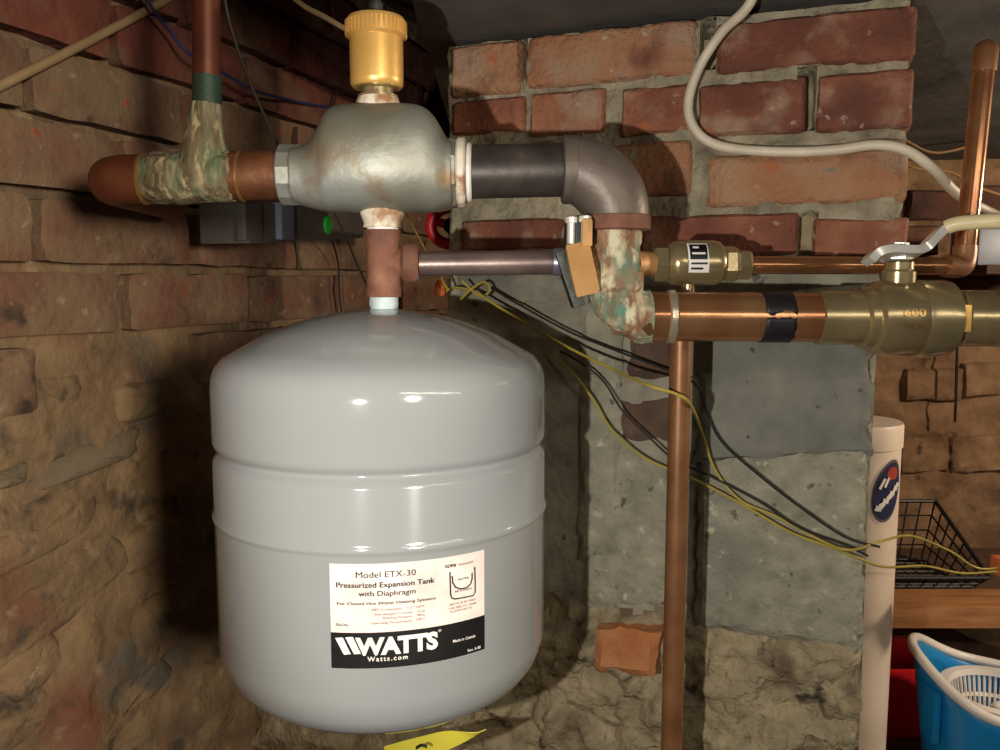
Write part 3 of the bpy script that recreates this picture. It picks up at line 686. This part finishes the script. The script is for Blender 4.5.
for k, (bdy, px, dz) in enumerate((('600', 898, .0045), ('WOG', 898, -.0062))):
    vs, fs = text_geo(bdy, .02); x0 = min(v[0] for v in vs); x1 = max(v[0] for v in vs); sw = d(907)-d(886)
    out = []
    for x, y in vs:
        an = (dz+(y-.35)*.0085)/.0318
        c = p0+axn*(d(886)+sw*(x-x0)/(x1-x0)); f = fd-axn*fd.dot(axn); f.normalize(); u2 = axn.cross(f); u2 = u2 if u2.z > 0 else -u2
        out.append(c+f*.0323*math.cos(an)+u2*.0323*math.sin(an))
    obj('embossed_lettering', (out, fs), m['ring_brass'], bd, smooth=False)
st = main_at(900); sx = at(898, 284, st.y)
obj('stem', lathe([(.0135, -.004), (.0135, .010), (.0115, .012), (.0115, .018)], sx, Z, 24), m['olivebrass'], bv)
obj('nut', lathe([(.0095, .020), (.0105, .021), (.0105, .027), (.007, .029), (.007, .034)], sx, Z, 6), m['chrome'], bv, angle=20)
ly = st.y
hnd = smooth_path([at(868, 262, ly-.004), at(874, 255, ly-.004), at(884, 253, ly-.004), at(898, 254, ly-.004), at(914, 253, ly-.006), at(924, 248, ly-.008), at(934, 238, ly-.012), at(944, 229, ly-.015), at(956, 224, ly-.02), at(975, 222, ly-.026), at(1000, 221, ly-.034), at(1040, 222, ly-.044)], 4)
nh = len(hnd)
lev = obj('lever', strip(hnd, [.006+.008*math.exp(-((i-nh*.25)/(nh*.16))**2) for i in range(nh)], .0034, lambda i: V((.1, -.9, .25)).normalized()), m['chrome'], bv)
obj('grip', sweep(hnd[int(nh*.66):], .0060, 16), m['grip'], lev)

oe = main_at(998)
tag(obj('outlet_pipe', lathe([(.0205, 0), (.0205, 1.1)], oe, X, 32), m['copper']), 'copper pipe continuing from the far side of the ball valve', 'pipe')
# ------------------------------------------------------------------ backflow preventer, feed copper, drain
YB = .742
bf = thing('backflow_preventer', 'small brass backflow preventer with white label beside crusted fitting', 'valve', at(694, 288, YB))
def bl2(px, py=262): return at(px, py, YB)
obj('inlet', lathe([(.0085, 0), (.0085, .004), (.0095, .0045), (.0095, .008), (.0085, .0085), (.0085, .013)], bl2(640, 264), X, 24), m['brass'], bf)
obj('inlet_nut', lathe([(.0150, 0), (.0168, .002), (.0168, .012), (.0150, .014)], bl2(652, 264), X, 6, rot=.1), m['olivebrass'], bf, angle=20)
L = (bl2(722, 263)-bl2(667, 264)).length
bb = obj('body', lathe([(.0155, 0), (.0190, .004), (.0198, .008), (.0198, .013), (.0192, .0135), (.0192, .0155), (.0198, .016), (.0198, L-.008), (.0185, L-.003), (.0155, L)], bl2(667, 263), X, 40), m['olivebrass'], bf)
obj('outlet_nut', lathe([(.0140, 0), (.0158, .002), (.0158, .010), (.0140, .014)], bl2(722, 264), X, 6, rot=.4), m['olivebrass'], bf, angle=20)
obj('outlet_nut', lathe([(.0120, 0), (.0142, .002), (.0142, .010), (.0105, .013)], bl2(736, 265), X, 6, rot=.1), m['olivebrass'], bf, angle=20)
def bfp(px, py, off=.0004):
    c = bl2(px, 263); dz = (263-py)/FPX*(YB-.02); r = .0198+off; an = math.asin(max(-1, min(1, dz/r)))
    return c+V((0, -math.cos(an)*r, math.sin(an)*r))
def bpatch(x0, x1, y0, y1, off, n=8, sk=0):
    vs = []; fs = []
    for i in range(n+1):
        y = y0+(y1-y0)*i/n
        vs += [bfp(x0+sk*i/n, y, off), bfp(x1+sk*i/n, y, off)]
    for i in range(n): fs.append((2*i, 2*i+1, 2*i+3, 2*i+2))
    return vs, fs
ll = obj('label', bpatch(683, 703, 244, 273, .0005, sk=1), m['whiteprint'], bb, smooth=False)
obj('label_print', bpatch(685, 702, 245, 260, .0008), m['ink'], ll if False else bb, smooth=False)
obj('label_print', join(bpatch(686, 702, 263, 265, .0008), bpatch(686, 698, 268, 270, .0008)), m['ink'], bb, smooth=False)
obj('label_print', join(bpatch(688, 694, 247, 249, .0011), bpatch(687, 700, 253, 255, .0011)), m['whiteprint'], bb, smooth=False)
fc = thing('supply_pipe', 'thin copper pipe running behind the lever of the ball valve', 'pipe', at(820, 275, YB))
e_ = at(956, 266, .775)
obj('pipe', seg(at(738, 265, YB), e_, .0080, 24), m['copper'], fc)
obj('elbow', sweep(smooth_path([at(945, 266, .772), e_+X*.004, at(964, 258, .777), at(965, 246, .778)], 6), .0105, 20), m['copper_dull'], fc)
obj('riser', seg(at(965, 252, .778), at(986, 48, .778), .0092, 28), m['copper'], fc)
obj('riser_cap', lathe([(.0104, 0), (.0104, .020), (.008, .025), (.003, .028)], at(983.5, 72, .778), at(986, 48, .778)-at(983.5, 72, .778), 28), m['copper_dull'], fc)
vt = thing('drain_pipe', 'dull vertical copper drain pipe hanging before the pier', 'pipe', (at(680, 340, .742).x, .742, .62))
dx = at(681, 340, .742).x
obj('pipe', lathe([(.0098, .62), (.0098, at(681, 300, .742).z)], (dx, .742, 0), Z, 32), m['copper_dull'], vt)
obj('spout', lathe([(.0062, at(688, 305, .742).z), (.0062, at(688, 282, .742).z)], (at(688, 290, .742).x, .742, 0), Z, 20), m['olivebrass'], vt)

# ------------------------------------------------------------------ cables and wires
wp = []
wire('cable', [on_pier(768, -30, .05)+Z*.02, on_pier(750, 3, .045), on_pier(722, 32, .03), on_pier(700, 66, .022), on_pier(689, 98, .02), on_pier(691, 122, .02), on_pier(706, 140, .02), on_pier(735, 149, .02), on_pier(790, 152, .024), on_pier(835, 150, .026),
               on_pier(875, 145, .03), on_pier(905, 150, .03), on_pier(932, 168, .02), on_pier(955, 192, -.02), at(985, 210, .84), at(1040, 232, .86), at(1150, 262, 1.0), at(1250, 250, 1.3), at(1280, 200, 1.82)], .0048, m['white_cable'], 'thick white cable looping over the brick pier', 'cable', 8, 14)
wire('cable', [on_left(-60, 118, .03), on_left(0, 86, .03), on_left(60, 56, .03), on_left(110, 30, .03), on_left(160, 3, .03), on_left(215, -30, .03)], .0046, m['beige_cable'], 'beige cable sagging along the left brick wall', 'cable', 6, 12)
wire('wire', [on_left(135, -20, .04), on_left(152, 8, .05), on_left(172, 34, .05), on_left(190, 54, .06), on_left(225, 74, .06), on_left(262, 93, .05), on_left(320, 106, .03), on_left(360, 110, .01)], .0019, m['blue_wire'], 'thin dark blue wire crossing behind the left riser')
wire('wire', [on_left(222, -20, .2), on_left(229, 20, .2), on_left(245, 70, .2), on_left(262, 110, .2), on_left(277, 143, .2), on_left(283, 170, .2)], .0016, m['dark_wire'], 'thin brown wire dropping behind the separator')
wire('cable', [at(270, -25, .9), at(300, 3, .9), at(325, 17, .88), at(350, 31, .86), at(385, 44, .84)], .0028, m['beige_cable'], 'thin tan cable ending behind the brass air vent', 'cable')
G = 'signal wires strung past the pier'
wire('wire', [at(440, 298, .93), at(452, 288, .92), on_pier(475, 292, .05), on_pier(505, 311, .06), on_pier(560, 343, .08), on_pier(610, 368, .11), at(650, 386, .724), at(676, 394, .722), at(690, 404, .73), on_pier(702, 432, .05), on_pier(715, 470, .03), on_pier(740, 500, .03), on_pier(775, 516, .03), on_pier(820, 540, .03), on_pier(850, 550, .04), at(882, 541, .80), at(912, 536, .98), at(950, 551, 1.05), at(982, 569, 1.06), at(1030, 560, 1.06)],
     .0014, m['yellow_wire'], 'yellow wire passing in front of the vertical drain pipe')
wire('wire', [at(540, 352, .93), on_pier(568, 368, .03), on_pier(592, 398, .03), on_pier(612, 430, .03), on_pier(645, 458, .03), on_pier(700, 482, .03), on_pier(745, 506, .03), on_pier(790, 532, .03), on_pier(830, 547, .03), on_pier(858, 558, .035), at(885, 567, .82), at(925, 566, 1.0), at(960, 573, 1.05), at(990, 572, 1.06), at(1030, 568, 1.06)],
     .0014, m['yellow_wire'], 'yellow wire passing behind the vertical drain pipe')
wire('wire', [on_pier(490, 287, .03), on_pier(520, 305, .03), on_pier(570, 332, .03), on_pier(620, 352, .03), on_pier(672, 372, .035), on_pier(697, 386, .035), on_pier(707, 412, .03), on_pier(722, 442, .03), on_pier(760, 476, .03), on_pier(800, 507, .03), on_pier(845, 537, .03), on_pier(880, 547, .03)], .0012, m['black_wire'], 'black wire starting above the tank, curving over the concrete slab')
wire('wire', [at(548, 345, .94), on_pier(580, 362, .03), on_pier(604, 382, .03), on_pier(622, 410, .03), on_pier(650, 438, .03), on_pier(675, 460, .03), on_pier(710, 476, .03), on_pier(760, 502, .03), on_pier(800, 528, .03), on_pier(845, 545, .03), on_pier(868, 556, .04)], .0012, m['black_wire'], 'black wire leaving the tank shadow, passing behind the drain pipe')
wire('wire', [at(957, 300, 1.80), at(957, 350, 1.80), at(956, 395, 1.80), at(955, 422, 1.80)], .003, m['black_wire'], 'thin black strand in place of a shadow line on the brown back wall')  # black strand modelled in place of a vertical shadow line
wire('wire', [at(905, 140, 1.6), at(930, 152, 1.6), at(955, 150, 1.6), at(985, 140, 1.6)], .0025, m['tan_wire'], 'thin tan wire hooked over the upper back wall', 'wire')
wire('wire', [at(895, 155, 1.5), at(915, 168, 1.5), at(950, 172, 1.5), at(975, 186, 1.5), at(1010, 198, 1.5)], .0025, m['tan_wire'], 'thin tan wire below the hooked one behind the riser')
wire('wire', [at(330, 205, .95), at(345, 235, .95), at(356, 262, .92), at(368, 288, .9)], .0012, m['dark_wire'], 'thin dark wire hanging between grey box and rusty tee')
wire('wire', [on_left(330, 235, .06), on_left(338, 262, .04), on_left(340, 300, .04), on_left(345, 330, .04)], .0014, m['black_wire'], 'black wire dropping down the left wall from the grey box')
wire('wire', [at(405, 212, .86), at(420, 240, .87), at(432, 262, .88), at(448, 290, .90)], .0012, m['yellow_wire'], 'short yellow wire dropping behind the separator to the orange connector')
wire('wire', [at(462, 281, .9), at(480, 296, .9), at(490, 290, .9), at(484, 282, .9), at(470, 290, .9), at(460, 300, .91)], .0014, m['yellow_wire'], 'small yellow wire coil below the thin steel pipe')
tag(obj('wire_connector', lathe([(.005, 0), (.0062, .003), (.0055, .012), (.003, .018)], at(440, 296, .92), Z, 12), m['orange']), 'orange plastic wire connector behind the thin steel pipe', 'connector')

# ------------------------------------------------------------------ grey box and red wheel in the dark gap
pa, pb2 = on_left(224, 223, .10), on_left(345, 223, .035)
ctr = (pa+pb2)/2; bdv = (pb2-pa).normalized(); hl = (pb2-pa).length/2
gx = thing('power_strip', 'grey power strip with green dot behind the separator', 'power strip', ctr-Z*.024)
nrm = V((bdv.y, -bdv.x, 0))
obj('body', box(ctr, bdv, nrm, Z, hl, .03, .023, .003), m['greybox'], gx)
def onstrip(px, py): return hit(px, py, ctr+nrm*.03, nrm)
obj('plug', box(onstrip(282, 221), bdv, nrm, Z, .018, .008, .022, .002), m['bluegrey'], gx)
obj('plug', box(onstrip(250, 222), bdv, nrm, Z, .02, .005, .02, .002), m['greybox'], gx)
obj('green_dot', lathe([(.0125, 0), (.0125, .003), (.010, .004)], onstrip(327, 225), nrm, 24), m['green'], gx)
rw = thing('hand_wheel', 'red valve hand wheel in the dark gap beside the pier', 'hand wheel', at(452, 240, 1.10))
wc0 = at(452, 226, 1.10)
wpts = [wc0+V((.028*math.cos(a), 0, .024*math.sin(a))) for a in [2*PI*i/24 for i in range(25)]]
obj('rim', sweep(wpts, .0075, 12, cap=False), m['red'], rw)
obj('spokes', join(*[seg(wc0, wc0+V((.028*math.cos(a), 0, .024*math.sin(a))), .006, 10) for a in (PI*.9, PI*1.55, PI*.25)]), m['red'], rw)
obj('hub', lathe([(.011, -.008), (.011, .008)], wc0, Y_, 16), m['black'], rw)
obj('stem', seg(wc0, V((wc0.x, 1.30, wc0.z)), .006, 12), m['dark_metal'], rw)

# ------------------------------------------------------------------ cream cylinder behind the pier
YC = 1.16
cc = at(854, 420, YC); CR = .0645
cy = thing('filter_tank', 'cream plastic cylinder with oval sticker standing behind the pier', 'water filter', (cc.x, YC, 0))
zt_ = cc.z
obj('body', lathe([(CR*.97, 0), (CR*.97, zt_-.03)], (cc.x, YC, 0), Z, 56), m['cream'], cy)
obj('cap', lathe([(CR*.97, zt_-.034), (CR*1.0, zt_-.033), (CR*1.0, zt_-.004), (CR*.98, zt_), (CR*.2, zt_+.001)], (cc.x, YC, 0), Z, 56), m['cream'], cy)
def c2(px, py):
    d_ = ray(px, py); ox, oy = -cc.x, -YC; r = CR*.97
    a = d_.x**2+d_.y**2; b = 2*(ox*d_.x+oy*d_.y); c = ox*ox+oy*oy-r*r
    t = (-b-math.sqrt(max(0, b*b-4*a*c)))/(2*a); p = CAM+d_*t; return math.atan2(p.x-cc.x, -(p.y-YC)), p.z
ac, zc_ = c2(888, 491)
def c2p(a, z, off): r = CR*.97+off; return V((cc.x+r*math.sin(a), YC-r*math.cos(a), z))
def oval(ha, hz, off, a_=None, z_=None, n=36, t0=0, t1=2*PI, tilt=0):
    a_ = ac if a_ is None else a_; z_ = zc_ if z_ is None else z_
    vs = []
    for i in range(n):
        t = t0+(t1-t0)*i/(n-1 if t1-t0 < 6 else n); x, z = ha*math.cos(t), hz*math.sin(t)
        vs.append(c2p(a_+(x*math.cos(tilt)-z*math.sin(tilt))/CR, z_+x*math.sin(tilt)+z*math.cos(tilt), off))
    return vs+[c2p(a_, z_, off)], [(i, (i+1) % n, n) for i in range(n if t1-t0 > 6 else n-1)]
stk = obj('sticker', oval(.028, .047, .0005, tilt=-.25), m['whiteprint'], cy, smooth=False, label='oval navy and red sticker')
obj('sticker_rim', oval(.0255, .044, .0009, tilt=-.25), m['brownprint'], stk, smooth=False)
obj('sticker_field', oval(.0225, .040, .0013, tilt=-.25), m['navy'], stk, smooth=False)
obj('sticker_crest', oval(.011, .009, .0018, ac+.1, zc_+.024), m['redprint'], stk, smooth=False)
def cline(pts, wd, off):
    P = [V(p) for p in pts]; vs = []; fs = []
    for i, p in enumerate(P):
        t = (P[min(i+1, len(P)-1)]-P[max(i-1, 0)]); t.normalize(); nx, nz = -t.y*wd, t.x*wd
        vs += [c2p(ac+(p.x+nx)/CR, zc_+p.y+nz, off), c2p(ac+(p.x-nx)/CR, zc_+p.y-nz, off)]
    for i in range(len(P)-1): fs.append((2*i, 2*i+1, 2*i+3, 2*i+2))
    return vs, fs
sw = [V((-.020+.040*i/24, -.026+.034*i/24+.0045*math.sin(i*1.75), 0)) for i in range(25)]
obj('sticker_script', join(cline(sw, .0028, .0022), cline([(-.016, .004), (-.008, .018)], .002, .0022), cline([(-.008, .006), (-.001, .019)], .002, .0022)), m['whiteprint'], stk, smooth=False)

# ------------------------------------------------------------------ shelf, basket, bench, bucket, crate
zsh = at(950, 607, 1.36).z
sh = thing('shelf', 'wooden shelf plank on posts against the brown back wall', 'shelf', (1.1, 1.5, 0))
obj('plank', box((1.17, 1.403, zsh-.019), X, Y_, Z, .72, .043, .019, .002), m['wood'], sh)
for k in range(3): obj('plank', box((1.17, 1.50+.095*k, zsh-.03), X, Y_, Z, .72, .044, .012, .002), m['dark_wood'], sh)
for x in (.50, 1.82):
    for y in (1.41, 1.70): obj('post', box((x, y, (zsh-.045)/2), X, Y_, Z, .025, .025, (zsh-.045)/2, .003), m['dark_wood'], sh)
bs = thing('wire_basket', 'black wire basket lying on the wooden shelf', 'basket', (.72, 1.58, zsh-.018))
bx0, bx1, by0, by1, z0, z1 = .50, .89, 1.46, 1.66, zsh-.013, at(955, 501, 1.66).z
def bpt(s, t, h):                                   # basket widens upwards
    k = .85+.15*h; return V(((bx0+bx1)/2+(s-.5)*(bx1-bx0)*k, (by0+by1)/2+(t-.5)*(by1-by0)*k, z0+(z1-z0)*h*(.24+.76*t)))
cr_ = [(0, 0), (1, 0), (1, 1), (0, 1)]
obj('rim', join(*[seg(bpt(*cr_[i], 1), bpt(*cr_[(i+1) % 4], 1), .004, 8) for i in range(4)], *[seg(bpt(*cr_[i], 0), bpt(*cr_[(i+1) % 4], 0), .003, 8) for i in range(4)]), m['black'], bs)
g = []
for i in range(0, 15):
    s = i/14
    for t in (0, 1): g.append(seg(bpt(s, t, 0), bpt(s, t, 1), .0018, 5))
    g.append(seg(bpt(s, 0, 0), bpt(s, 1, 0), .0018, 5))
for i in range(0, 8):
    t = i/7
    for s in (0, 1): g.append(seg(bpt(s, t, 0), bpt(s, t, 1), .0018, 5))
    g.append(seg(bpt(0, t, 0), bpt(1, t, 0), .0018, 5))
for h in (.25, .5, .75):
    for i in range(4): g.append(seg(bpt(*cr_[i], h), bpt(*cr_[(i+1) % 4], h), .0018, 5))
obj('mesh', join(*g), m['black'], bs)
tag(obj('grey_box', box(at(1000, 248, 1.62), X, Y_, Z, .07, .05, .034, .004), m['bluegrey']), 'pale blue-grey box on the ledge behind the riser', 'box')
tag(obj('ledge_bracket', box(at(1000, 271, 1.70), X, Y_, Z, .12, .16, .008, .002), m['dark_wood']), 'dark wooden ledge fixed to the upper back wall', 'ledge')
tag(obj('terminal_block', box(at(1010, 566, 1.07), X, Y_, Z, .02, .012, .012, .003), m['orange']), 'pinkish terminal block holding the ends of the yellow wires', 'terminal')

zbn = .70
bn = thing('slatted_bench', 'low dark slatted bench under the shelf carrying bucket', 'bench', (1.12, 1.35, 0))
for k in range(9): obj('slat', box((1.12, 1.07+.066*k, zbn-.012), X, Y_, Z, .5, .026, .012, .003), m['dark_wood'], bn)
for x in (.68, 1.56):
    obj('rail', box((x, 1.33, zbn-.045), X, Y_, Z, .02, .29, .02, .003), m['dark_wood'], bn)
    for y in (1.08, 1.58): obj('leg', box((x, y, (zbn-.066)/2), X, Y_, Z, .022, .022, (zbn-.066)/2, .003), m['dark_wood'], bn)

kc = at(993, 691, 1.23); KR = .109
mb = thing('mop_bucket', 'blue mop bucket with white rim and strainer on the bench', 'bucket', (kc.x, 1.23, zbn+.001))
def rim_h(a):
    dd = (a-math.radians(160)+PI) % (2*PI)-PI
    return .058*math.exp(-(abs(dd)/.98)**2.6)
n = 64; vs = []; fs = []
lv = 7
for k in range(lv+1):
    t = k/lv
    for i in range(n):
        a = 2*PI*i/n; top = kc.z+rim_h(a); z = zbn+.002+(top-zbn-.002)*t; r = KR*(.80+.2*t)+.006*rim_h(a)/.05*t
        vs.append(V((kc.x+r*1.0*math.cos(a), 1.23+r*math.sin(a), z)))
for k in range(lv):
    for i in range(n): j = (i+1) % n; fs.append((k*n+i, k*n+j, (k+1)*n+j, (k+1)*n+i))
fs.append(tuple(range(n)))
o = obj('body', (vs, fs), m['blue'], mb); mod = o.modifiers.new('t', 'SOLIDIFY'); mod.thickness = .004
rimp = [V(vs[lv*n+i % n]) for i in range(n+1)]
obj('rim', sweep(rimp, .0075, 12, cap=False), m['white'], mb)
# strainer bowl with vertical ribs
sc_ = V((kc.x+.010, 1.226, kc.z-.006)); SR = .074
obj('strainer_ring', lathe([(SR, 0), (SR+.012, .004), (SR+.012, .009), (SR-.002, .010), (SR-.004, 0)], sc_, Z, 56, cap=False), m['white'], mb)
sg = []
for i in range(56):
    a = 2*PI*i/56; dd = V((math.cos(a), math.sin(a), 0)); sg.append(seg(sc_+dd*SR, sc_+dd*SR*.82-Z*.07, .0022, 5))
sg.append(lathe([(SR*.93, -.034), (SR*.93, -.028), (SR*.90, -.034)], sc_, Z, 40, cap=False)); sg.append(lathe([(SR*.84, -.074), (SR*.82, -.068)], sc_, Z, 40))
obj('strainer', join(*sg), m['white'], mb, label='white slotted strainer bowl')
obj('spindle', lathe([(.030, -.068), (.020, -.045), (.014, -.02), (.008, -.012), (.002, -.010)], sc_, Z, 24), m['white'], mb)
obj('handle_lug', box(V((kc.x-KR*1.02, 1.20, kc.z-.02)), X, Y_, Z, .006, .018, .04, .004), m['blue'], mb)

rc = thing('crate', 'small red plastic crate on the bench behind the bucket', 'crate', (.715, 1.47, zbn))
zc1 = at(900, 658, 1.45).z
def wallbox(c, hx_, hy_, hz_): return box(c, X, Y_, Z, hx_, hy_, hz_, .003)
cx0 = .735; hzc = (zc1-zbn)/2
obj('side', wallbox((cx0, 1.40, zbn+hzc+.001), .085, .006, hzc), m['red'], rc)
obj('side', wallbox((cx0, 1.54, zbn+hzc+.001), .085, .006, hzc), m['red'], rc)
obj('side', wallbox((cx0-.079, 1.47, zbn+hzc+.001), .006, .063, hzc), m['red'], rc)
obj('side', wallbox((cx0+.079, 1.47, zbn+hzc+.001), .006, .063, hzc), m['red'], rc)
obj('bottom', wallbox((cx0, 1.47, zbn+.006), .074, .064, .005), m['red'], rc)
